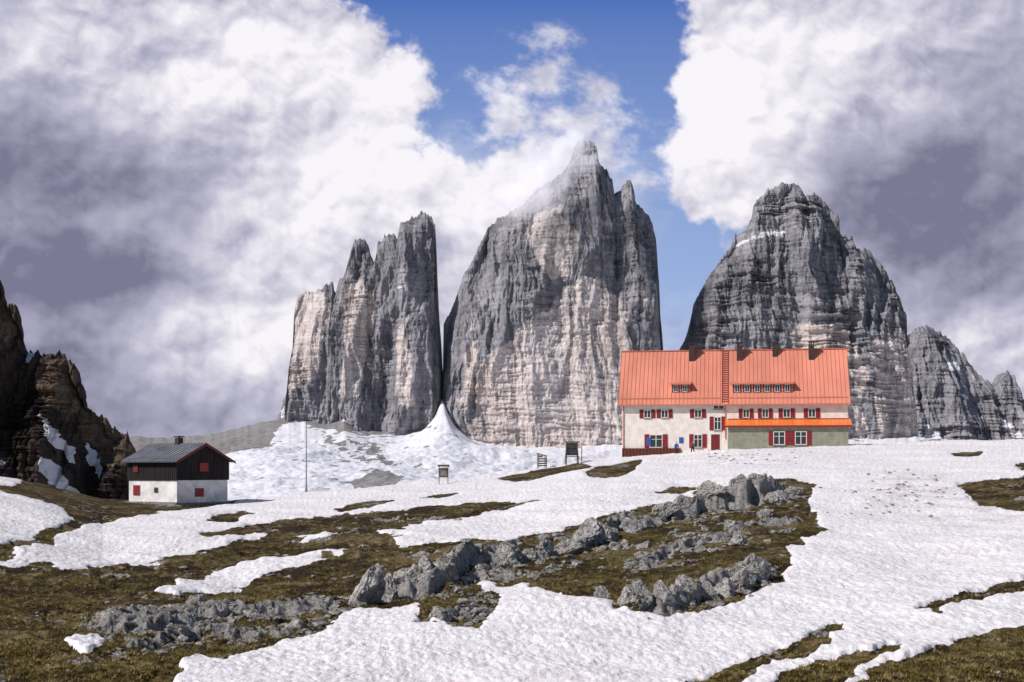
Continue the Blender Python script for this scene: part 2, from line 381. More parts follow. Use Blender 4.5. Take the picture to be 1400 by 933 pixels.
GRASS = [
 [(-1600,810),(0,783),(70,773),(85,786),(160,770),(215,768),(300,748),(380,727),(290,740),(285,730),(330,722),(400,710),(470,703),(560,697),(750,687),(650,705),(560,720),(540,735),(620,724),(535,748),(540,758),(640,752),(700,745),(780,722),(850,700),(920,690),(985,680),(940,675),(1000,665),(1060,655),(1112,658),(1107,700),(1128,730),(1080,752),(1070,792),(1005,824),(925,852),(850,848),(820,828),(760,818),(740,804),(660,794),(655,805),(682,822),(675,852),(640,872),(570,862),(575,837),(605,829),(470,847),(455,847),(450,872),(380,890),(330,908),(260,928),(240,1100),(-1600,1100)],
 [(-1600,640),(0,640),(60,655),(140,675),(300,680),(345,682),(290,694),(190,706),(110,722),(60,745),(20,765),(0,778),(-1600,800)],
 [(262,713),(330,701),(356,704),(300,716)], [(455,696),(500,686),(548,684),(520,693),(470,700)],
 [(676,655),(740,642),(800,633),(812,640),(745,654),(700,660)], [(800,650),(815,640),(880,628),(868,645),(830,656)],
 [(878,676),(930,668),(975,664),(930,676)], [(560,680),(600,676),(640,674),(600,682)],
 [(1310,664),(1345,657),(1400,654),(2900,650),(2900,690),(1400,697),(1340,690)], [(1300,622),(1340,618),(1346,624),(1310,628)],
 [(1258,845),(1290,830),(1330,812),(1400,798),(1500,780),(1500,800),(1400,815),(1330,832),(1285,851)],
 [(925,945),(1010,905),(1080,878),(1150,850),(1152,862),(1110,892),(1040,915),(985,945)],
 [(1010,960),(1130,905),(1190,890),(1250,884),(1200,905),(1120,960)],
 [(1130,960),(1210,916),(1300,890),(1400,862),(2900,800),(2900,1100),(1100,1100)],
 [(1386,640),(1400,634),(1420,640),(1400,648)]]
SNOW = [
 [(-1600,668),(0,672),(60,685),(95,700),(98,712),(40,738),(0,755),(-1600,770)],
 [(400,744),(425,735),(455,734),(442,743)], [(215,812),(300,780),(400,766),(478,756),(462,765),(380,781),(310,802),(250,815)],
 [(90,886),(110,876),(152,888),(115,916),(98,906)], [(508,738),(570,727),(640,722),(600,733),(540,742)],
 [(-100,640),(0,630),(52,634),(35,650),(25,666),(-100,668)],
 [(248,922),(280,908),(300,915),(290,960),(240,960)]]
wv = vv + 9*fbm(XX/5, YY/7, 4, 600) + 7*fbm(XX/1.2, YY/2, 4, 607, .6)
wu = Uu + 22*fbm(XX/5+40, YY/7, 4, 610) + 13*fbm(XX/1.0, YY/2, 4, 617, .6)
vs = np.clip((vv-650)/120, 0.12, 1)
wv = vv + (wv-vv)*vs; wu = Uu + (wu-Uu)*np.clip(vs, 0.4, 1)
S = np.ones(vv.shape)
for p in GRASS: S[inpoly(wu, wv, p)] = 0
for p in SNOW: S[inpoly(wu, wv, p)] = 1
Sb = blur2(S, 1.6, 2.0)
LEDGES = [([(470,830),(530,812),(590,798),(650,776),(750,756),(850,730),(950,706),(1100,672)], 0.9, 7, 2.6),
          ([(120,872),(200,866),(300,850),(400,842),(470,838)], 0.5, 5, 1.2),
          ([(850,850),(900,842),(960,820),(1010,802),(1075,772)], 0.8, 5, 1.5),
          ([(570,866),(620,862),(680,845)], 0.4, 3, 0.8),
          ([(160,897),(250,888),(380,872),(450,858)], 0.35, 4, 0.8),
          ([(440,720),(560,712),(700,700)], 0.25, 4, 0.15),
          ([(860,772),(930,755),(1020,728),(1105,705)], 0.4, 4, 1.1),
          ([(940,705),(1020,690),(1105,682)], 0.4, 4, 0.9),
          ([(600,800),(700,782),(780,765)], 0.3, 4, 0.8),
          ([(100,790),(300,762),(520,752)], 0.2, 4, 0.12)]
lift = np.zeros(vv.shape); rock = np.zeros(vv.shape)
for pts, A, L, dn in LEDGES:
    lu = np.array([p[0] for p in pts]); lv = np.array([p[1] for p in pts])
    vl = np.interp(Uu, lu, lv)
    Yl = (Zb-45*kk[None])/((HV-vl)/F-kk[None])
    win = sstep(lu[0]-15, lu[0]+35, Uu)*(1-sstep(lu[-1]-35, lu[-1]+15, Uu))
    d = YY - Yl + 4.5*fbm(XX/4, YY/20, 4, 620)
    amp = A*win*(0.35+1.2*np.clip(fbm(XX/5, YY/30, 3, 630)+0.4, 0, 1))
    lift += amp*sstep(-0.8, 0.8, d)*np.exp(-np.maximum(d, 0)/L)
    rock = np.maximum(rock, min(1, dn)*0.8*win*np.exp(-((d-0.2)/1.6)**2))
rock += 0.55*sstep(0.12, 0.55, fbm(XX/3.5, YY/4.5, 5, 640))
nearc = np.clip((1-tt[:, None])*5, 0.12, 1)
und = 0.6*fbm(XX/18, YY/22, 4, 650)
lump = 0.24*fbm(XX/1.7, YY/2.0, 4, 660) + 0.09*fbm(XX/0.4, YY/0.5, 3, 665)
crag = np.clip(rock, 0, 1)*0.6*(ridged(XX/1.0, YY/1.3, 4, 670)-0.5)
cup = 0.055*(billow(XX/0.55+0.2*YY, YY/1.0, 2, 680)-0.4) + 0.06*fbm(XX/3, YY/4, 3, 690) + 0.25*fbm(XX/8+YY/9, YY/10, 3, 691)
Zg = Z0 + lift*(1-0.75*Sb) + und*nearc + (1-Sb)*(lump+crag)*np.clip(nearc*2, 0.3, 1) + Sb*(0.16+cup)
dirt = np.exp(-(((Uu-1245)/60)**2+((vv-672)/22)**2)) + 0.8*np.exp(-(((Uu-1340)/70)**2+((vv-705)/12)**2)) + 0.6*np.exp(-(((Uu-1010)/90)**2+((vv-632)/10)**2))
dirt = dirt*sstep(-0.1, 0.4, fbm(XX/2, YY/3, 4, 700))
Pm = np.stack([XX, YY, Zg], -1)
Y0 = YY[0]
front = []
for f, z in ((-30, -3.0), (-5, -1.8), (0, -1.75), (6, -1.9), (11, -2.6), (18, -4.4), (26, -5.9), (33, -7.0)):
    f_ = np.full_like(Y0, f) if f < 33 else Y0-2.5
    xx = (us-700)/F*np.maximum(f_, 60 if f < 20 else f_)
    front.append(np.stack([xx, f_, np.full_like(Y0, z) if f < 33 else Zg[0]-0.05], -1))
backr = []
plat = np.where(zc > 0.4, 1.0, 0.0)
for dy, dz, dzp in ((1, -.06, 0), (3, -.3, 0.05), (7, -.9, 0.05), (16, -2.4, 0), (24, -4, -1.5), (45, -9, -7), (110, -28, -26), (300, -75, -75), (700, -150, -150), (6000, -420, -420)):
    Yb = Yc+dy; backr.append(np.stack([(us-700)/F*Yb, Yb, Zg[-1]+dz*(1-plat)+dzp*plat], -1))
P = np.concatenate([np.array(front), Pm, np.array(backr)], 0)
def ext(A, f): return np.concatenate([np.repeat(A[:1]*f, len(front), 0), A, np.repeat(A[-1:], len(backr), 0)], 0)
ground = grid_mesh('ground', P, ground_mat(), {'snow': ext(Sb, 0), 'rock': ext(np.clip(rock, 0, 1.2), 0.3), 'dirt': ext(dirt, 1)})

def gz(u, v):
    ci = int(np.argmin(np.abs(us-u))); ri = int(np.argmin(np.abs(vv[:, ci]-v)))
    return Pm[ri, ci], Sb[ri, ci]

# grass tussocks
rg = np.random.RandomState(8)
cand = np.argwhere((Sb < 0.12) & (vv > 730) & (vv < 985) & (Uu > -60) & (Uu < 1460) & (rock < 0.6))
wgt = (vv[cand[:, 0], cand[:, 1]]-700)**1.2*(0.15+np.clip(fbm(XX[cand[:, 0], cand[:, 1]]/2.5, YY[cand[:, 0], cand[:, 1]]/3, 3, 888)+0.25, 0, 1))
cs = cand[rg.choice(len(cand), 16000, p=wgt/wgt.sum())]
base = Pm[cs[:, 0], cs[:, 1]]; NB = 9
K = len(base)
ang = rg.uniform(0, 6.283, (K, NB)); hgt = rg.uniform(.05, .17, (K, 1))*rg.uniform(.6, 1.2, (K, NB)); spr = rg.uniform(.02, .11, (K, NB))
cx = base[:, None, 0]+rg.normal(0, .05, (K, 1))+np.cos(ang)*spr*.4; cy = base[:, None, 1]+np.sin(ang)*spr*.4; czz = base[:, None, 2]-.02+0*ang
wd = .016
A_ = np.stack([cx-np.sin(ang)*wd, cy+np.cos(ang)*wd, czz], -1); B_ = np.stack([cx+np.sin(ang)*wd, cy-np.cos(ang)*wd, czz], -1)
C_ = np.stack([cx+np.cos(ang)*(spr+hgt*.5), cy+np.sin(ang)*(spr+hgt*.5), czz+hgt], -1)
TV = np.stack([A_, B_, C_], 2).reshape(-1, 3); TF = np.arange(len(TV)).reshape(-1, 3)
t = NT('dry_grass'); v = t.coord(); nn_ = t.noise(v, 0.8, 6, 0.7)
M_tuft = t.finish(t.ramp(nn_, [(0.35, (0.10, 0.075, 0.022)), (0.5, (0.22, 0.165, 0.055)), (0.65, (0.40, 0.30, 0.15))]), 0.9, spec=0.05)
tri_mesh('grass_tussocks', TV, TF, M_tuft)

# ------------------------------------------------------------------ rocks
import bmesh
def ico(sub):
    bm = bmesh.new(); bmesh.ops.create_icosphere(bm, subdivisions=sub, radius=1)
    V = np.array([v.co[:] for v in bm.verts]); Fc = np.array([[v.index for v in f.verts] for f in bm.faces]); bm.free()
    return V, Fc
def n3(V, sc, seed):
    return (n2(V[:, 0]*sc+V[:, 2]*sc*.7, V[:, 1]*sc-V[:, 2]*sc*.6, seed)+n2(V[:, 2]*sc+3, V[:, 0]*sc-V[:, 1]*sc, seed+1))*.7
def rockvar(seed, sub):
    r = np.random.RandomState(seed); V, Fc = ico(sub)
    V = V*1.25
    for i in range(12):
        n = r.randn(3); n /= np.linalg.norm(n); d = r.uniform(0.55, 0.9)
        V = V - np.maximum(V@n-d, 0)[:, None]*n
    V = V*(1+0.12*n3(V, 1.7, seed)[:, None]+0.07*n3(V, 4.5, seed+5)[:, None]+0.04*n3(V, 11, seed+7)[:, None])
    V = V - np.maximum(0.10-np.abs(n3(V, 1.6, seed+11)), 0)[:, None]*1.6*V
    V = V - np.maximum(0.06-np.abs(n3(V, 3.3, seed+15)), 0)[:, None]*1.2*V
    return V, Fc
VARS = [rockvar(900+i*13, 5) for i in range(7)]
VARSM = [rockvar(1050+i*13, 4) for i in range(9)]
VARS3 = [rockvar(1200+i*13, 3) for i in range(10)]
RV = []; RF = []; off = 0
rr = np.random.RandomState(5)
def add_rock(p, sx, sy, sz, big=0, sink=0.25):
    global off
    V, Fc = (VARS[rr.randint(7)] if big == 2 else VARSM[rr.randint(9)] if big == 1 else VARS3[rr.randint(10)])
    a = rr.uniform(0, 6.28); c, s = math.cos(a), math.sin(a)
    V = np.stack([V[:, 0]*c-V[:, 1]*s, V[:, 0]*s+V[:, 1]*c, V[:, 2]], -1)*np.array([sx, sy, sz])
    tl = rr.uniform(-.25, .25); V = np.stack([V[:, 0]+V[:, 2]*tl, V[:, 1], V[:, 2]], -1)
    V = V + np.array([p[0], p[1], p[2]+sz*(1-sink)-sz*0.55])
    RV.append(V); RF.append(Fc+off); off += len(V)
def rock_at(u, v, wpx, hpx):
    p, s = gz(u, v); px = p[1]/F
    add_rock(p, wpx*px*0.5, wpx*px*0.5*rr.uniform(.7, 1.1), hpx*px*0.62, 2)
for (u, v, w, h) in [(497,828,50,60),(532,818,42,52),(563,802,40,38),(585,795,30,34),(868,842,46,40),(908,840,42,34),(936,828,30,28),(965,818,36,30),(990,812,36,30),(1032,792,44,32),(1012,805,26,24),
                     (828,828,26,20),(775,752,40,26),(800,742,42,30),(830,734,38,28),(868,724,34,26),(905,712,38,24),(745,758,34,22),(700,768,32,20),(650,775,32,22),(1010,745,26,22),(1060,690,34,20),(1085,680,30,16),(605,862,30,20),(655,852,26,16),
                     (938,704,34,22),(975,696,36,22),(1010,688,34,22),(1040,680,34,20),(680,772,30,20),(722,764,30,20),(620,784,34,22),(1000,725,28,18),(1045,712,28,18),
                     (300,856,36,22),(255,862,34,20),(330,846,30,20),(215,868,34,18),(385,862,30,18),(400,868,26,16),(270,838,26,18),(440,840,28,14),(240,885,30,18),(200,882,30,16)]:
    rock_at(u, v, w, h)
for pts, A, L, dn in LEDGES:
    n = int(dn*150)
    lu = np.array([p[0] for p in pts]); lv = np.array([p[1] for p in pts])
    for i in range(n):
        u = rr.uniform(lu[0], lu[-1]); v = np.interp(u, lu, lv)+rr.normal(0, 10)
        p, s = gz(u, v)
        if s > 0.6 and rr.rand() > 0.12: continue
        if n2(p[0]/3, p[1]/5, 79) < -0.12: continue
        px = p[1]/F; w = rr.uniform(1.8, 4.7)**2*(0.6+0.4*A)
        w *= min(1, max(.35, (v-640)/120))
        add_rock(p, w*px*.6, w*px*.5, w*px*rr.uniform(.22, .5), 1 if w > 13 else 0)
for i in range(1600):
    u = rr.uniform(-60, 1460); v = rr.uniform(690, 950)
    p, s = gz(u, v)
    if s > 0.3: continue
    if n2(p[0]/5, p[1]/6, 77) < (0.05 if v < 800 else -0.1): continue
    px = p[1]/F; w = rr.uniform(1.3, 3.3)**2
    add_rock(p, w*px*.6, w*px*.5, w*px*.3, sink=.4)
for i in range(90):
    u = rr.normal(1240, 50); v = rr.normal(675, 15)
    if v < 640: continue
    p, s = gz(u, v); px = p[1]/F; w = rr.uniform(2, 6); add_rock(p, w*px*.6, w*px*.5, w*px*.35)
for i in range(45):
    u = rr.uniform(960, 1110); v = rr.uniform(616, 636)
    p, s = gz(u, v); px = p[1]/F; w = rr.uniform(2, 5); add_rock(p, w*px*.6, w*px*.5, w*px*.3)
def rock_mat():
    t = NT('limestone'); v = t.coord()
    a = t.noise(v, 1.3, 8, 0.7); b = t.noise(v, 7, 6, 0.7); f = t.noise(v, 26, 4, 0.7)
    c = t.ramp(a, [(0.32, (0.20, 0.18, 0.165)), (0.5, (0.48, 0.445, 0.42)), (0.66, (0.70, 0.665, 0.64))])
    c = t.mix(0.8, c, t.ramp(b, [(0.38, 0.12), (0.49, 1.0), (0.7, 1.2)]), 'MULTIPLY')
    c = t.mix(0.5, c, t.ramp(f, [(0.35, 0.45), (0.6, 1.15)]), 'MULTIPLY')
    geo = t.n('ShaderNodeNewGeometry'); sx = t.n('ShaderNodeSeparateXYZ'); t.l(geo.outputs['Normal'], sx.inputs[0])
    moss = t.math('MULTIPLY', t.ramp(sx.outputs['Z'], [(0.6, 0.0), (0.9, 1.0)]), t.ramp(a, [(0.46, 0.0), (0.54, 0.9)]))
    c = t.mix(moss, c, (0.10, 0.08, 0.03))
    return t.finish(c, 0.9, t.math('ADD', b, t.math('MULTIPLY', f, 0.4)), 0.9, 0.14, spec=0.15)
M_rock = rock_mat()
tri_mesh('limestone_rocks', np.concatenate(RV), np.concatenate(RF), M_rock)

# ------------------------------------------------------------------ building helpers
def empty(name, loc, rz=0):
    e = bpy.data.objects.new(name, None); e.location = loc; e.rotation_euler = (0, 0, rz)
    e.empty_display_size = 1; scene.collection.objects.link(e); return e
def poly_obj(name, V, Fs, mat, parent):
    me = bpy.data.meshes.new(name); me.from_pydata(V, [], Fs); me.update(); me.materials.append(mat)
    bm = bmesh.new(); bm.from_mesh(me); bmesh.ops.recalc_face_normals(bm, faces=bm.faces); bm.to_mesh(me); bm.free()
    ob = bpy.data.objects.new(name, me); scene.collection.objects.link(ob)
    if parent: ob.parent = parent
    return ob
BF = [(0, 1, 2, 3), (4, 5, 6, 7), (0, 1, 5, 4), (1, 2, 6, 5), (2, 3, 7, 6), (3, 0, 4, 7)]
def box(name, x0, x1, y0, y1, z0, z1, mat, parent):
    return poly_obj(name, [(x0,y0,z0),(x1,y0,z0),(x1,y1,z0),(x0,y1,z0),(x0,y0,z1),(x1,y0,z1),(x1,y1,z1),(x0,y1,z1)], BF, mat, parent)
def boxes(name, L, mat, parent):
    V = []; Fs = []
    for (x0, x1, y0, y1, z0, z1) in L:
        o = len(V)
        V += [(x0,y0,z0),(x1,y0,z0),(x1,y1,z0),(x0,y1,z0),(x0,y0,z1),(x1,y0,z1),(x1,y1,z1),(x0,y1,z1)]
        Fs += [tuple(i+o for i in f) for f in BF]
    return poly_obj(name, V, Fs, mat, parent)
def slab(name, a, b, c, d, th, mat, parent):
    a, b, c, d = map(Vector, (a, b, c, d)); n = (b-a).cross(d-a).normalized()*th
    V = [a, b, c, d, a-n, b-n, c-n, d-n]
    return poly_obj(name, [tuple(v) for v in V], BF, mat, parent)
def ribs(name, p0, p1, up, n, w, h, mat, parent):
    p0, p1, up = map(Vector, (p0, p1, up)); ax = (p1-p0).normalized(); nn = ax.cross(up).normalized()
    V = []; Fs = []
    for i in range(n+1):
        c = p0+(p1-p0)*i/n
        o = len(V)
        for q in (c-ax*w/2, c+ax*w/2):
            V += [q-nn*0.02, q+nn*h, q+up+nn*h, q+up-nn*0.02]
        Fs += [tuple(o+j for j in f) for f in BF]
    return poly_obj(name, [tuple(v) for v in V], Fs, mat, parent)

M_plaster = paint('cream_plaster', (0.78, 0.70, 0.63), 0.85, 0.10, 1.2)
M_plaster2 = paint('grey_green_plaster', (0.27, 0.265, 0.20), 0.85, 0.15, 1.5)
M_white = paint('white_plaster', (0.76, 0.71, 0.70), 0.85, 0.16, 0.9)
M_roof = paint('salmon_metal_roof', (0.70, 0.255, 0.175), 0.5, 0.12, 0.35, spec=0.3, stretch=(1, .3, .3))
M_seam = paint('salmon_metal_seam', (0.55, 0.18, 0.12), 0.5, 0.08, 1.0, spec=0.3)
M_orange = paint('orange_metal_roof', (0.85, 0.22, 0.045), 0.4, 0.06, 1.0)
M_red = paint('red_shutter_paint', (0.26, 0.018, 0.022), 0.55, 0.15, 6)
M_dred = paint('dark_red_paint', (0.16, 0.02, 0.018), 0.6, 0.15, 6)
M_frame = paint('white_window_frame', (0.75, 0.72, 0.70), 0.5, 0.05, 6)
M_glass = NT('window_glass').finish((0.02, 0.024, 0.03), 0.08, spec=0.6)
M_chim = paint('sooty_chimney', (0.06, 0.035, 0.03), 0.8, 0.3, 6)
M_wood = paint('weathered_wood', (0.12, 0.075, 0.045), 0.8, 0.3, 5, stretch=(1, 1, .2))
M_dwood = paint('dark_stained_boards', (0.018, 0.013, 0.012), 0.75, 0.4, 4, stretch=(1, 1, .15))
M_grey = paint('grey_metal_roof', (0.17, 0.17, 0.19), 0.5, 0.2, 0.8, spec=0.4)
M_iron = paint('iron', (0.10, 0.10, 0.11), 0.5, 0.2, 4, metal=0.6)
M_blue = paint('blue_sign_paint', (0.03, 0.10, 0.35), 0.5, 0.05, 5)
M_stone = paint('foundation_stone', (0.24, 0.22, 0.20), 0.9, 0.35, 3)
M_brown = paint('brown_plinth_boards', (0.13, 0.045, 0.03), 0.8, 0.25, 4)

# ------------------------------------------------------------------ MOUNTAIN REFUGE
al = math.atan(301/F); Yr = 176.0
ref = empty('mountain_refuge_building', (301/F*Yr, Yr, 0), -al)
kx = F/(math.cos(al)**2*(Yr/math.cos(al))); kz = F/Yr
def rx(u): return (u-1001)/kx
def rz(v): return (HV-v)/kz
x0, x1 = rx(849), rx(1157); dep = 11.0
ze = rz(553)
zridge = rz(479)*(1+5.5/178)
poly_obj('walls', [(x0,0,-2),(x1,0,-2),(x1,dep,-2),(x0,dep,-2),(x0,0,ze+.25),(x1,0,ze+.25),(x1,dep,ze+.25),(x0,dep,ze+.25),(x0,dep/2,zridge-.35),(x1,dep/2,zridge-.35)],
         [(0,1,5,4),(2,3,7,6),(0,4,8,7,3),(1,2,6,9,5),(0,3,2,1)], M_plaster, ref)
e0, e1 = rx(843), rx(1160.5)
sl = (zridge-ze)/(dep/2+.55); yo = -.55
fa = slab('roof_front', (e0,yo,ze),(e1,yo,ze),(e1,dep/2,zridge),(e0,dep/2,zridge), .14, M_roof, ref)
slab('roof_back', (e1,dep-yo,ze),(e0,dep-yo,ze),(e0,dep/2,zridge),(e1,dep/2,zridge), .14, M_roof, ref)
ribs('roof_seams', (e0+.03,yo,ze),(e1-.03,yo,ze),(0,dep/2-yo,zridge-ze), 56, .035, .05, M_seam, ref)
box('ridge_cap', e0, e1, dep/2-.18, dep/2+.18, zridge-.04, zridge+.07, M_seam, ref)
box('gutter', e0, e1, yo-.14, yo-.01, ze-.16, ze-.02, M_seam, ref)
box('soffit', e0+.1, e1-.1, yo+.05, -.003, ze-.10, ze-.03, M_wood, ref)
def roofz(y): return ze+(y-yo)*sl
lx0, lx1 = rx(987), rx(995)
lu = Vector((0, dep/2-yo-.2, (dep/2-yo-.2)*sl))
for xx_ in (lx0, lx1):
    ribs('ladder_rail', (xx_,yo+.1,roofz(yo+.1)),(xx_+.001,yo+.1,roofz(yo+.1)), lu, 1, .05, .13, M_seam, ref)
rl = []
for i in range(24):
    y = yo+.2+(dep/2-yo-.4)*i/23
    rl.append((lx0, lx1, y-.03, y+.03, roofz(y)+.1, roofz(y)+.17))
boxes('ladder_rungs', rl, M_dred, ref)
boxes('snow_guard', [(e0+.3, lx0-.2, yo+.55, yo+.6, roofz(yo+.55)+.04, roofz(yo+.55)+.2), (lx1+.2, e1-.3, yo+.55, yo+.6, roofz(yo+.55)+.04, roofz(yo+.55)+.2)], M_seam, ref)
for u, w in ((946, .36), (1011, .36), (1059, .30), (1108, .34)):
    x = rx(u)*(1+5/178); y = dep/2-.9 if u != 1059 else dep/2-.5
    box('chimney', x-w, x+w, y-.35, y+.35, roofz(y)-.5, zridge+.50, M_chim, ref)
    box('chimney_cap', x-w-.1, x+w+.1, y-.45, y+.45, zridge+.80, zridge+.90, M_chim, ref)
    boxes('chimney_cap_posts', [(x-w+.02, x-w+.12, y-.3, y-.2, zridge+.45, zridge+.81), (x+w-.12, x+w-.02, y-.3, y-.2, zridge+.45, zridge+.81), (x-.05, x+.05, y+.1, y+.2, zridge+.45, zridge+.81)], M_chim, ref)
box('roof_vent', rx(985)-.05, rx(985)+.05, dep/2-.2, dep/2-.1, zridge-.1, zridge+1.5, M_iron, ref)
def window(u0, u1, v0, v1, sh='LR', y=0.0, panes=1, shm=None, shw=None):
    a, b, z0, z1 = rx(u0), rx(u1), rz(v1), rz(v0)
    w = b-a; sw = shw if shw else w*0.27
    ga = a+(sw if 'L' in sh else 0); gb = b-(sw if 'R' in sh else 0)
    shm = shm or M_red
    box('window_glass', ga+.05, gb-.05, y-.02, y+.05, z0+.05, z1-.05, M_glass, ref)
    L = [(ga, ga+.08, y-.07, y-.005, z0, z1), (gb-.08, gb, y-.07, y-.005, z0, z1), (ga+.08, gb-.08, y-.07, y-.005, z1-.08, z1), (ga+.08, gb-.08, y-.07, y-.005, z0, z0+.08)]
    mx = (ga+gb)/2
    L.append((mx-.04, mx+.04, y-.06, y-.005, z0+.08, z1-.08))
    if z1-z0 > 1.1: L.append((ga+.08, mx-.04, y-.055, y-.005, z0+(z1-z0)*.62, z0+(z1-z0)*.62+.05)); L.append((mx+.04, gb-.08, y-.055, y-.005, z0+(z1-z0)*.62, z0+(z1-z0)*.62+.05))
    boxes('window_frame', L, M_frame, ref)
    box('window_sill', ga-.05, gb+.05, y-.15, y-.002, z0-.08, z0-.005, M_stone, ref)
    S_ = []
    if 'L' in sh: S_.append((a, ga-.01, y-.08, y-.02, z0-.03, z1+.03))
    if 'R' in sh: S_.append((gb+.01, b, y-.08, y-.02, z0-.03, z1+.03))
    if S_:
        boxes('shutter', S_, shm, ref)
        sl_ = []
        for s_ in S_:
            for i in range(5):
                zz_ = s_[4]+.1+(s_[5]-s_[4]-.2)*i/4
                sl_.append((s_[0]+.04, s_[1]-.04, y-.10, y-.082, zz_-.03, zz_+.03))
        boxes('shutter_slats', sl_, M_dred, ref)
for a, b in ((873, 895), (897, 919), (943, 965)):
    window(a, b, 560, 571)
window(975, 990, 554, 560, '')
window(970, 992, 570, 588)
for a, b in ((1010, 1030), (1036, 1056), (1064, 1086), (1098, 1120)):
    window(a, b, 559.5, 571.5)
window(880, 912, 594, 612, shw=.62)
window(942, 966, 594, 612, shw=.55)
box('door', rx(972), rx(984), -.05, .05, rz(616), rz(594), M_dred, ref)
box('door_frame', rx(970.5), rx(985.5), -.03, .04, rz(616), rz(592.5), M_frame, ref)
box('sign_plate', rx(883), rx(889), -.14, -.11, rz(609), rz(598), M_blue, ref)
box('notice_plate', rx(928), rx(934), -.05, -.01, rz(606), rz(598), M_blue, ref)
box('plinth', x0-.02, rx(930), -.22, -.01, -2, rz(613), M_brown, ref)
boxes('plinth_railing', [(x0+.05+i*.42, x0+.13+i*.42, -.30, -.24, rz(626), rz(612.5)) for i in range(17)], M_dred, ref)
box('downpipe', x0+.1, x0+.2, -.12, -.02, rz(613), ze-.1, M_seam, ref)
box('downpipe', rx(991), rx(992), -.12, -.02, rz(600), ze-.1, M_seam, ref)
ay = -2.2
box('annex_walls', rx(995), rx(1156), ay, -.004, -1, rz(583), M_plaster2, ref)
slab('annex_roof', (rx(991),ay-.4,rz(583.5)),(rx(1161),ay-.4,rz(583.5)),(rx(1161),.0-.006,rz(574)),(rx(991),-.006,rz(574)), .1, M_orange, ref)
ribs('annex_roof_seams', (rx(991)+.03,ay-.4,rz(583.5)),(rx(1161)-.03,ay-.4,rz(583.5)),(0,-ay+.38,rz(574)-rz(583.5)), 30, .035, .04, M_orange, ref)
box('annex_fascia', rx(991), rx(1161), ay-.46, ay-.41, rz(585.3), rz(583.0), M_red, ref)
window(1050, 1078, 591, 609, y=ay, shw=.55)
window(1079, 1107, 591, 609, y=ay, shw=.55)
box('red_band', rx(995), x1, -.05, -.004, rz(574.5), rz(572.8), M_red, ref)
def dormer(ua, ub, vt, vb, nwin):
    a, b = rx(ua), rx(ub)
    zb_, zt_ = rz(vb), rz(vt)
    yf = yo+(zb_-ze)/sl
    yb = yo+(zt_+.45-ze)/sl+.6
    poly_obj('dormer_walls', [(a,yf,zb_-.05),(b,yf,zb_-.05),(b,yf,zt_),(a,yf,zt_),(a,yb,zt_+.4),(b,yb,zt_+.4),(a,yb,zb_),(b,yb,zb_)],
             [(0,1,2,3),(0,3,4,6),(1,7,5,2),(3,2,5,4)], M_roof, ref)
    slab('dormer_roof', (a-.25,yf-.35,zt_-.02),(b+.25,yf-.35,zt_-.02),(b+.25,yb+.6,zt_+.55),(a-.25,yb+.6,zt_+.55), .08, M_roof, ref)
    box('dormer_fascia', a-.25, b+.25, yf-.41, yf-.36, zt_-.16, zt_, M_seam, ref)
    w = (b-a)/nwin
    for i in range(nwin):
        c = a+w*(i+.5); h = min(.55, w*.42)
        box('dormer_shutter', c-h, c+h, yf-.05, yf-.004, zb_+.12, zt_-.12, M_dred, ref)
        box('dormer_window_frame', c-h*.62, c+h*.62, yf-.08, yf-.051, zb_+.17, zt_-.18, M_frame, ref)
        boxes('dormer_window_glass', [(c-h*.5, c-.03, yf-.1, yf-.081, zb_+.24, zt_-.25), (c+.03, c+h*.5, yf-.1, yf-.081, zb_+.24, zt_-.25)], M_glass, ref)
dormer(917, 942, 523.5, 537, 2)
dormer(1001, 1083, 524, 538, 6)

# ------------------------------------------------------------------ SMALL HUT
Yh = 137.0; phi = math.radians(36)
hut = empty('small_stone_hut', ((242-700)/F*Yh, Yh, 0), 0)
dl = Vector((-math.cos(phi), math.sin(phi), 0)); dg = Vector((math.sin(phi), math.cos(phi), 0))
Lh, Wh = 7.1, 6.5
def hp(a, b, z): v = dl*a+dg*b; return (v.x, v.y, z)
def hbox(name, a0, a1, b0, b1, z0, z1, mat):
    return poly_obj(name, [hp(a0,b0,z0),hp(a1,b0,z0),hp(a1,b1,z0),hp(a0,b1,z0),hp(a0,b0,z1),hp(a1,b0,z1),hp(a1,b1,z1),hp(a0,b1,z1)], BF, mat, hut)
def hz(v): return (HV-v)/F*Yh
zw = hz(657); zE = hz(629); zR = hz(609)*1.03+.2
hbox('masonry_walls', 0, Lh, 0, Wh, hz(720), zw, M_white)
o = .12
poly_obj('timber_walls', [hp(-o,-o,zw),hp(Lh+o,-o,zw),hp(Lh+o,Wh+o,zw),hp(-o,Wh+o,zw),hp(-o,-o,zE+.1),hp(Lh+o,-o,zE+.1),hp(Lh+o,Wh+o,zE+.1),hp(-o,Wh+o,zE+.1),hp(-o,Wh/2,zR-.1),hp(Lh+o,Wh/2,zR-.1)],
         [(0,1,5,4),(2,3,7,6),(0,4,8,7,3),(1,2,6,9,5),(0,3,2,1)], M_dwood, hut)
def hboxes(name, LL, mat):
    V = []; Fs = []
    for (a0,a1,b0,b1,z0,z1) in LL:
        oo = len(V); V += [hp(a0,b0,z0),hp(a1,b0,z0),hp(a1,b1,z0),hp(a0,b1,z0),hp(a0,b0,z1),hp(a1,b0,z1),hp(a1,b1,z1),hp(a0,b1,z1)]
        Fs += [tuple(i+oo for i in f) for f in BF]
    return poly_obj(name, V, Fs, mat, hut)
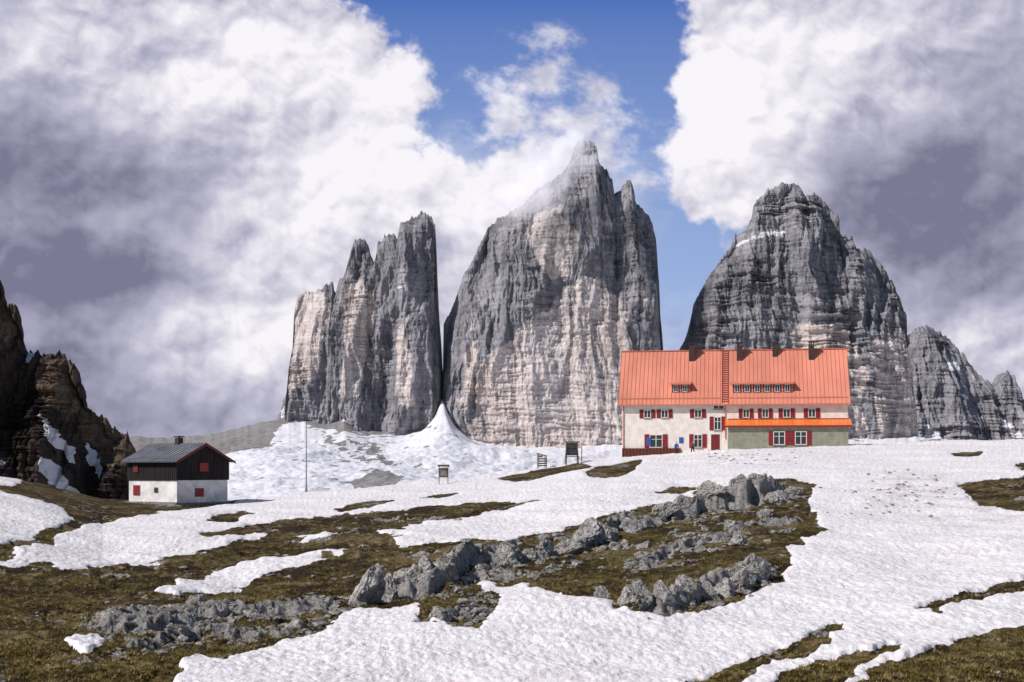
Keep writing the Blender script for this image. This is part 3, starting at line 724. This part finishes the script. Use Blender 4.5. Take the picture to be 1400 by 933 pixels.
hboxes('board_battens', [(-o+i*.3, -o+i*.3+.05, -o-.04, -o-.002, zw, zE) for i in range(24)]+[(-o-.04, -o-.002, -o+i*.3, -o+i*.3+.05, zw, zE+.1+(zR-zE-.3)*(1-abs(-o+i*.3-Wh/2)/(Wh/2+o))) for i in range(22)], M_dwood)
ov = .55; zo = zE-.12
slab('roof_front', hp(Lh+ov,-ov,zo),hp(-ov,-ov,zo),hp(-ov,Wh/2,zR),hp(Lh+ov,Wh/2,zR), .1, M_grey, hut)
slab('roof_back', hp(-ov,Wh+ov,zo),hp(Lh+ov,Wh+ov,zo),hp(Lh+ov,Wh/2,zR),hp(-ov,Wh/2,zR), .1, M_grey, hut)
upv = Vector(hp(0,Wh/2+ov,zR-zo))
ribs('roof_seams', hp(Lh+ov,-ov,zo), hp(-ov,-ov,zo), upv, 16, .04, .05, M_grey, hut)
for b_, e_ in ((-ov, 1), (Wh+ov, -1)):
    slab('verge_board', hp(-ov-.02,b_,zo-.02),hp(-ov-.02,Wh/2,zR-.02),hp(-ov-.02,Wh/2,zR-.24),hp(-ov-.02,b_,zo-.24), .04*e_, M_dred, hut)
hbox('gutter', -ov, Lh+ov, -ov-.1, -ov-.01, zo-.14, zo-.02, M_iron)
hbox('chimney', 3.2, 3.75, Wh/2-.3, Wh/2+.3, zR-.6, zR+.55, M_chim)
hbox('chimney_cap', 3.1, 3.85, Wh/2-.4, Wh/2+.4, zR+.62, zR+.72, M_chim)
hboxes('chimney_cap_posts', [(3.22, 3.3, Wh/2-.28, Wh/2-.2, zR+.5, zR+.63), (3.65, 3.73, Wh/2+.2, Wh/2+.28, zR+.5, zR+.63)], M_chim)
def hwin(a, z0, z1, w, side, mat=M_red):
    if side == 'L':
        hbox('shutter', a-w, a+w, -.08, -.004, z0, z1, mat)
        hboxes('window_surround', [(a-w-.07, a-w, -.05, -.003, z0, z1), (a+w, a+w+.07, -.05, -.003, z0, z1), (a-w-.07, a+w+.07, -.05, -.003, z1, z1+.08)], M_stone)
    else:
        hbox('shutter', -.08-.0, -.004, a-w, a+w, z0, z1, mat)
        hboxes('window_surround', [(-.05, -.003, a-w-.07, a-w, z0, z1), (-.05, -.003, a+w, a+w+.07, z0, z1), (-.05, -.003, a-w-.07, a+w+.07, z1, z1+.08)], M_stone)
hwin(5.9, hz(678), hz(665), .45, 'L')
hwin(3.0, hz(674), hz(668), .22, 'L', M_chim)
hwin(2.8, hz(680), hz(669), .5, 'G')
hbox('upper_shutter', -o-.1, -o-.05, 2.7, 3.8, hz(645), hz(633), M_red)
hbox('upper_shutter', 5.5, 6.2, -o-.1, -o-.05, hz(646), hz(636), M_dred)
hboxes('stone_footing', [(-.25, Lh+.3, -.3, -.02, hz(720), hz(687)), (-.28, -.02, -.3, Wh+.2, hz(720), hz(688))], M_stone)
hbox('side_shed', Lh+.02, Lh+.9, 1.0, 3.4, hz(720), hz(664), M_dwood)

# ------------------------------------------------------------------ small items on the meadow
def gpt(u, v): p, s = gz(u, v); return p
p = gpt(607, 664); e = empty('information_board', tuple(p), .15)
boxes('posts', [(-.52,-.44,-.04,.04,-.5,2.0),(.44,.52,-.04,.04,-.5,2.0)], M_wood, e)
box('panel', -.43, .43, -.03, .03, .75, 1.75, M_wood, e); box('map_sheet', -.34, .34, -.045, -.032, .9, 1.6, M_stone, e)
slab('little_roof', (-.65,-.25,1.95),(.65,-.25,1.95),(.65,.2,2.12),(-.65,.2,2.12), .05, M_wood, e)
p = gpt(741, 640); e = empty('wooden_crate_stand', tuple(p), .2)
boxes('posts', [(-.5,-.42,-.4,-.32,-.5,1.7),(.42,.5,-.4,-.32,-.5,1.35),(-.5,-.42,.32,.4,-.5,1.7),(.42,.5,.32,.4,-.5,1.35)], M_wood, e)
boxes('slats', [(-.55,.55,-.43,-.41,z,z+.16) for z in (.15,.42,.69,.96)]+[(-.55,.0,-.43,-.41,1.25,1.45)], M_wood, e)
slab('lid', (-.6,-.5,1.72),(.6,-.5,1.4),(.6,.5,1.4),(-.6,.5,1.72), .05, M_wood, e)
p = gpt(781, 636); e = empty('observation_frame', tuple(p), .1)
for s_ in (-1, 1):
    slab('leg', (s_*.75,-.5,-.3),(s_*.75+.1,-.5,-.3),(s_*.62+.1,-.1,2.7),(s_*.62,-.1,2.7), .09, M_wood, e)
    slab('back_leg', (s_*.75,.7,-.3),(s_*.75+.1,.7,-.3),(s_*.62+.1,.1,2.7),(s_*.62,.1,2.7), .09, M_wood, e)
boxes('crossbars', [(-.8,.9,-.34,-.27,.9,1.0),(-.75,.85,-.2,-.13,2.0,2.1),(-.85,.95,-.2,.2,2.65,2.78)], M_wood, e)
box('board', -.62, .72, -.13, -.08, 1.1, 2.62, M_iron, e)
p = gpt(795, 634); e = empty('trail_signpost', tuple(p), 0)
box('post', -.05, .05, -.05, .05, -.4, 2.4, M_wood, e)
M_sgn = paint('sign_board_paint', (0.55, 0.40, 0.22), 0.6, .1, 6)
boxes('arms', [(-.05,.6,-.08,-.055,2.1,2.28),(-.5,.05,-.11,-.085,1.8,1.98)], M_sgn, e)
def cyl(name, r0, r1, z0, z1, mat, parent, n=10, x=0, y=0):
    V = [(x+r0*math.cos(i*6.2832/n), y+r0*math.sin(i*6.2832/n), z0) for i in range(n)]+[(x+r1*math.cos(i*6.2832/n), y+r1*math.sin(i*6.2832/n), z1) for i in range(n)]
    Fs = [(i, (i+1) % n, n+(i+1) % n, n+i) for i in range(n)]+[tuple(range(n)), tuple(range(n, 2*n))]
    return poly_obj(name, V, Fs, mat, parent)
p = gpt(419, 676); e = empty('flagpole', tuple(p), 0)
cyl('pole', .06, .035, -.5, 7.3, M_iron, e); cyl('finial', .07, .02, 7.3, 7.45, M_iron, e); cyl('base', .16, .12, -.4, .35, M_stone, e)

M_skin = paint('skin', (0.45, 0.27, 0.2), 0.6, .05, 5)
M_jb = paint('blue_jacket', (0.04, 0.12, 0.38), 0.7, .1, 5)
M_jg = paint('grey_jacket', (0.15, 0.15, 0.17), 0.7, .1, 5)
def person(u, yl, zf, jacket, facing=0, stride=.15):
    wx_ = Vector((rx(u), yl, zf))
    e = empty('hiker', Vector((301/F*Yr, Yr, 0)) + Vector((wx_.x*math.cos(al)+wx_.y*math.sin(al), -wx_.x*math.sin(al)+wx_.y*math.cos(al), wx_.z)), facing)
    def skin(name, J, E, R, mat):
        me = bpy.data.meshes.new(name); me.from_pydata(J, E, []); ob = bpy.data.objects.new(name, me)
        scene.collection.objects.link(ob); ob.parent = e; me.materials.append(mat)
        ob.modifiers.new('Skin', 'SKIN')
        for i, r in enumerate(R): me.skin_vertices[0].data[i].radius = (r, r)
        me.skin_vertices[0].data[0].use_root = True
        s = ob.modifiers.new('Sub', 'SUBSURF'); s.levels = 1; s.render_levels = 1
        return ob
    skin('legs', [(0,0,.92),(-.1,0,.88),(-.11,-stride,.48),(-.11,-stride*.6,.06),(-.11,-stride-.12,.04),(.1,0,.88),(.11,stride*.7,.48),(.11,stride*1.5,.08),(.11,stride*1.2-.1,.04)],
         [(0,1),(1,2),(2,3),(3,4),(0,5),(5,6),(6,7),(7,8)], [.13,.11,.075,.05,.04,.11,.075,.05,.04], M_chim)
    skin('jacket', [(0,0,.95),(0,0,1.2),(0,0,1.42),(-.19,0,1.40),(-.26,.02,1.12),(-.24,-.12,.90),(.19,0,1.40),(.26,.02,1.12),(.24,-.12,.90),(0,0,1.5)],
         [(0,1),(1,2),(2,3),(3,4),(4,5),(2,6),(6,7),(7,8),(2,9)], [.15,.15,.15,.075,.055,.045,.075,.055,.045,.06], jacket)
    skin('head', [(0,0,1.50),(0,-.01,1.60),(0,-.01,1.72)], [(0,1),(1,2)], [.05,.085,.075], M_skin)
    skin('hair', [(0,.03,1.66),(0,.03,1.74)], [(0,1)], [.085,.07], M_chim)
    box('backpack', -.14, .14, .12, .32, 1.0, 1.42, M_red, e)
person(925, -1.3, rz(623.5), M_jb, .3)
person(947, -1.6, rz(622.5), M_jg, 2.4)

# ------------------------------------------------------------------ SKY BACKDROP with clouds
cu = np.concatenate([np.arange(-1400, -30, 14), np.arange(-30, 1430, 1.4), np.arange(1430, 2800, 14)])
cv = np.concatenate([np.arange(-900, -20, 14), np.arange(-20, 640, 1.4), np.arange(640, 800, 16)])
CU, CV = np.meshgrid(cu, cv)
su = np.arange(-1400, 2810, 10.0); sv = np.arange(-900, 810, 10.0)
SU, SV = np.meshgrid(su, sv)
def soft(polys, sig):
    A = np.zeros(SU.shape)
    for p in polys: A = np.maximum(A, inpoly(SU, SV, p)*1.0)
    return blur2(A, sig/10.0)
def samp(A, U, V):
    x = np.clip((U-su[0])/10.0, 0, len(su)-1.001); y = np.clip((V-sv[0])/10.0, 0, len(sv)-1.001)
    xi = x.astype(int); yi = y.astype(int); fx = x-xi; fy = y-yi
    return (A[yi, xi]*(1-fx)+A[yi, xi+1]*fx)*(1-fy)+(A[yi+1, xi]*(1-fx)+A[yi+1, xi+1]*fx)*fy
L1 = [(-1500,-1000),(400,-1000),(410,-60),(432,-5),(510,25),(552,62),(582,78),(592,120),(567,160),(552,200),(595,225),(680,240),(740,220),(790,180),(840,300),(840,450),(640,820),(-1500,820)]
R1 = [(960,-1000),(948,0),(940,45),(905,90),(908,150),(922,200),(915,250),(935,295),(985,305),(1040,340),(1200,820),(2900,820),(2900,-1000)]
cov = soft([L1, R1], 20)
covw = soft([[(650,120),(690,70),(760,75),(830,95),(838,150),(880,190),(905,205),(890,250),(830,240),(700,240),(640,215)], [(690,40),(730,30),(740,70),(700,80)]], 26)
covh = soft([[(860,440),(960,440),(960,700),(860,700)], [(600,210),(880,200),(880,330),(580,330)]], 30)*0.45
eU = CU + 42*fbm(CU/95, CV/95, 6, 800, .58); eV = CV + 42*fbm(CU/95+7, CV/95+3, 6, 810, .58)
wU = CU + 8*fbm(CU/60, CV/60, 3, 805); wV = CV + 8*fbm(CU/60+7, CV/60+3, 3, 815)
c = samp(cov, eU, eV); cw = samp(covw, eU, eV); ch = samp(covh, wU, wV)
def Hf(U, V):
    return 0.80*fbm(U/190, V/140, 7, 835, 0.50) + 0.50*billow(U/100, V/84, 5, 820, 0.50)
def nrm(a): return (a-a.mean())/a.std()
H0 = Hf(wU, wV)
l1 = nrm(H0-Hf(wU-8, wV-12)); l2 = nrm(H0-Hf(wU-28, wV-40)); hN = nrm(H0)
fine_n = fbm(CU/34, CV/28, 6, 840, 0.60)
wis = fbm((CU+0.3*CV)/75, (CV-0.2*CU)/42, 7, 830, 0.64)
edge = np.clip(4*c*(1-c), 0, 1)
dens = c + edge*(0.16*hN + 0.24*fine_n)
a1 = sstep(0.20, 0.70, dens)
a2 = sstep(0.12, 0.95, cw*0.70+wis*0.70+0.18*fine_n)*sstep(0.02, 0.35, cw)*0.9
a3 = np.clip(ch*1.5+wis*0.25*(ch > .03), 0, 1)*0.8
alpha = 1-(1-a1)*(1-a2)*(1-a3)
def G(x, y, sx, sy): return np.exp(-0.5*(((wU-x)/sx)**2+((wV-y)/sy)**2))
Br = 0.62 + 0.28*G(500,90,110,70)+0.24*G(330,150,140,80)+0.28*G(560,240,130,50)+0.34*G(300,460,90,55)+0.25*G(120,60,90,50)+0.22*G(420,330,110,60)+0.22*G(700,260,90,50)+.15*G(440,430,70,60)+.12*G(330,40,90,40)
Br += -0.36*G(60,210,110,50)-0.44*G(40,330,130,90)-0.34*G(190,385,120,38)-0.42*G(40,520,120,70)-0.26*G(230,590,140,45)-0.24*G(250,260,90,35)-0.16*G(230,90,60,35)-0.20*G(0,20,80,60)
Br += 0.30*G(940,110,50,80)+0.24*G(1020,60,80,70)+0.28*G(1000,240,70,60)+0.25*G(1180,110,70,45)+0.20*G(1060,160,80,60)
Br += -0.36*G(1320,240,110,80)-0.38*G(1340,360,130,70)-0.28*G(1200,290,80,60)-0.24*G(1390,100,80,80)-0.12*G(1120,220,60,30)+0.22*G(1390,470,90,40)+0.15*G(1330,60,70,40)+.1*G(1270,440,60,30)
act = 0.5+0.5*sstep(0.35, 0.8, Br)
Br = Br + act*(0.060*l1 + 0.080*l2 + 0.03*hN) + 0.055*fine_n
Br = np.where(c < 0.5, Br+0.10*(1-np.clip(c*2, 0, 1)), Br)
Br = np.clip(Br, 0, 1.08)
lin = lambda c_: np.array([(x/255/12.92 if x/255 <= .04045 else ((x/255+.055)/1.055)**2.4) for x in c_])
dk = lin((122,122,148)); md = lin((184,182,203)); br = lin((243,240,247))
t_ = Br[..., None]
cc = np.where(t_ < 0.5, dk+(md-dk)*np.clip((t_-.05)*2.22, 0, 1), md+(br-md)*np.clip((t_-.5)*2, 0, 1.1))
g_ = np.clip((CV-0)/460, -1, 1)[..., None]
top = lin((80,114,186)); bot = lin((160,184,227))
sk = top+(bot-top)*np.clip(g_, 0, 1)**0.8
sk = np.where(g_ < 0, top*(1+0.3*g_), sk)
col = sk*(1-alpha[..., None])+cc*alpha[..., None]
col = np.concatenate([col, np.ones(col.shape[:2]+(1,))], -1)
dirv = np.stack([(CU-700)/F, np.ones_like(CU), (HV-CV)/F], -1)
dirv /= np.linalg.norm(dirv, axis=-1, keepdims=True)
t = NT('cloudy_sky'); at = t.n('ShaderNodeVertexColor', layer_name='Col'); em = t.n('ShaderNodeEmission')
t.l(at.outputs['Color'], em.inputs['Color']); em.inputs['Strength'].default_value = 1.0
t.l(em.outputs[0], t.out.inputs['Surface'])
try: t.m.cycles.emission_sampling = 'NONE'
except Exception: pass
grid_mesh('sky', dirv*9000, t.m, color=col)

# ------------------------------------------------------------------ mist clinging to the great peak (volume with an added glow)
def mist(name, u, v, Y, rx_, ry_, rz_, tilt, dens_, seed):
    V, Fc = ico(3)
    V = V*np.array([rx_, ry_, rz_])
    t = NT('self_lit_mist')
    ob = tri_mesh(name, V, Fc, t.m, True)
    ob.location = ((u-700)/F*Y, Y, (HV-v)/F*Y); ob.rotation_euler = (0, tilt, 0)
    tc = t.n('ShaderNodeTexCoord'); mp = t.n('ShaderNodeMapping'); mp.inputs['Scale'].default_value = (1/rx_, 1/ry_, 1/rz_)
    t.l(tc.outputs['Object'], mp.inputs['Vector'])
    ln = t.n('ShaderNodeVectorMath', operation='LENGTH'); t.l(mp.outputs[0], ln.inputs[0])
    fall = t.ramp(ln.outputs['Value'], [(0.0, 1.0), (0.55, 0.5), (0.97, 0.0)])
    mp2 = t.n('ShaderNodeMapping'); mp2.inputs['Location'].default_value = (seed, 0, 0); mp2.inputs['Scale'].default_value = (1, 1, 1.4)
    t.l(tc.outputs['Object'], mp2.inputs['Vector'])
    nz = t.noise(mp2.outputs[0], 0.022, 7, 0.66, 0.5)
    d = t.math('SUBTRACT', t.math('ADD', nz, t.math('MULTIPLY', fall, 0.40)), 0.64, True)
    d = t.math('MULTIPLY', d, dens_)
    sc = t.n('ShaderNodeVolumeScatter'); sc.inputs['Color'].default_value = (0.95, 0.95, 0.98, 1); t.l(d, sc.inputs['Density'])
    mist_glow = t.n('ShaderNodeEmission'); mist_glow.inputs['Color'].default_value = (0.48, 0.46, 0.53, 1); t.l(d, mist_glow.inputs['Strength'])  # glow added to the vapour in place of repeated light scattering
    ad = t.n('ShaderNodeAddShader'); t.l(sc.outputs[0], ad.inputs[0]); t.l(mist_glow.outputs[0], ad.inputs[1]); t.l(ad.outputs[0], t.out.inputs['Volume'])
    return ob
mist('mist_cloud', 735, 243, 1955, 145, 60, 70, math.radians(-36), 0.12, 0)

# ------------------------------------------------------------------ light
sv_ = Vector((-0.66, -0.38, 0.65)).normalized()
sd = bpy.data.lights.new('sun', 'SUN'); sd.energy = 4.2; sd.angle = math.radians(0.5); sd.color = (1.0, 0.955, 0.905)
so = bpy.data.objects.new('sun', sd); so.rotation_euler = sv_.to_track_quat('Z', 'Y').to_euler(); so.location = (0, 0, 300); scene.collection.objects.link(so)
w = bpy.data.worlds.new("World"); scene.world = w; w.use_nodes = True
nt = w.node_tree; bg = nt.nodes['Background']; sky = nt.nodes.new('ShaderNodeTexSky')
sky.sky_type = 'NISHITA'; sky.sun_disc = False; sky.sun_elevation = math.asin(sv_.z); sky.sun_rotation = math.atan2(sv_.x, sv_.y); sky.altitude = 2400
nt.links.new(sky.outputs[0], bg.inputs['Color']); bg.inputs['Strength'].default_value = 0.085

cam = bpy.data.cameras.new('camera'); co = bpy.data.objects.new('camera', cam); scene.collection.objects.link(co)
co.location = (0, 0, 0); co.rotation_euler = (math.radians(90), 0, 0)
cam.lens = 50; cam.sensor_width = 36; cam.shift_y = (HV-466.5)/1400; cam.clip_end = 30000; cam.clip_start = 0.5
scene.camera = co
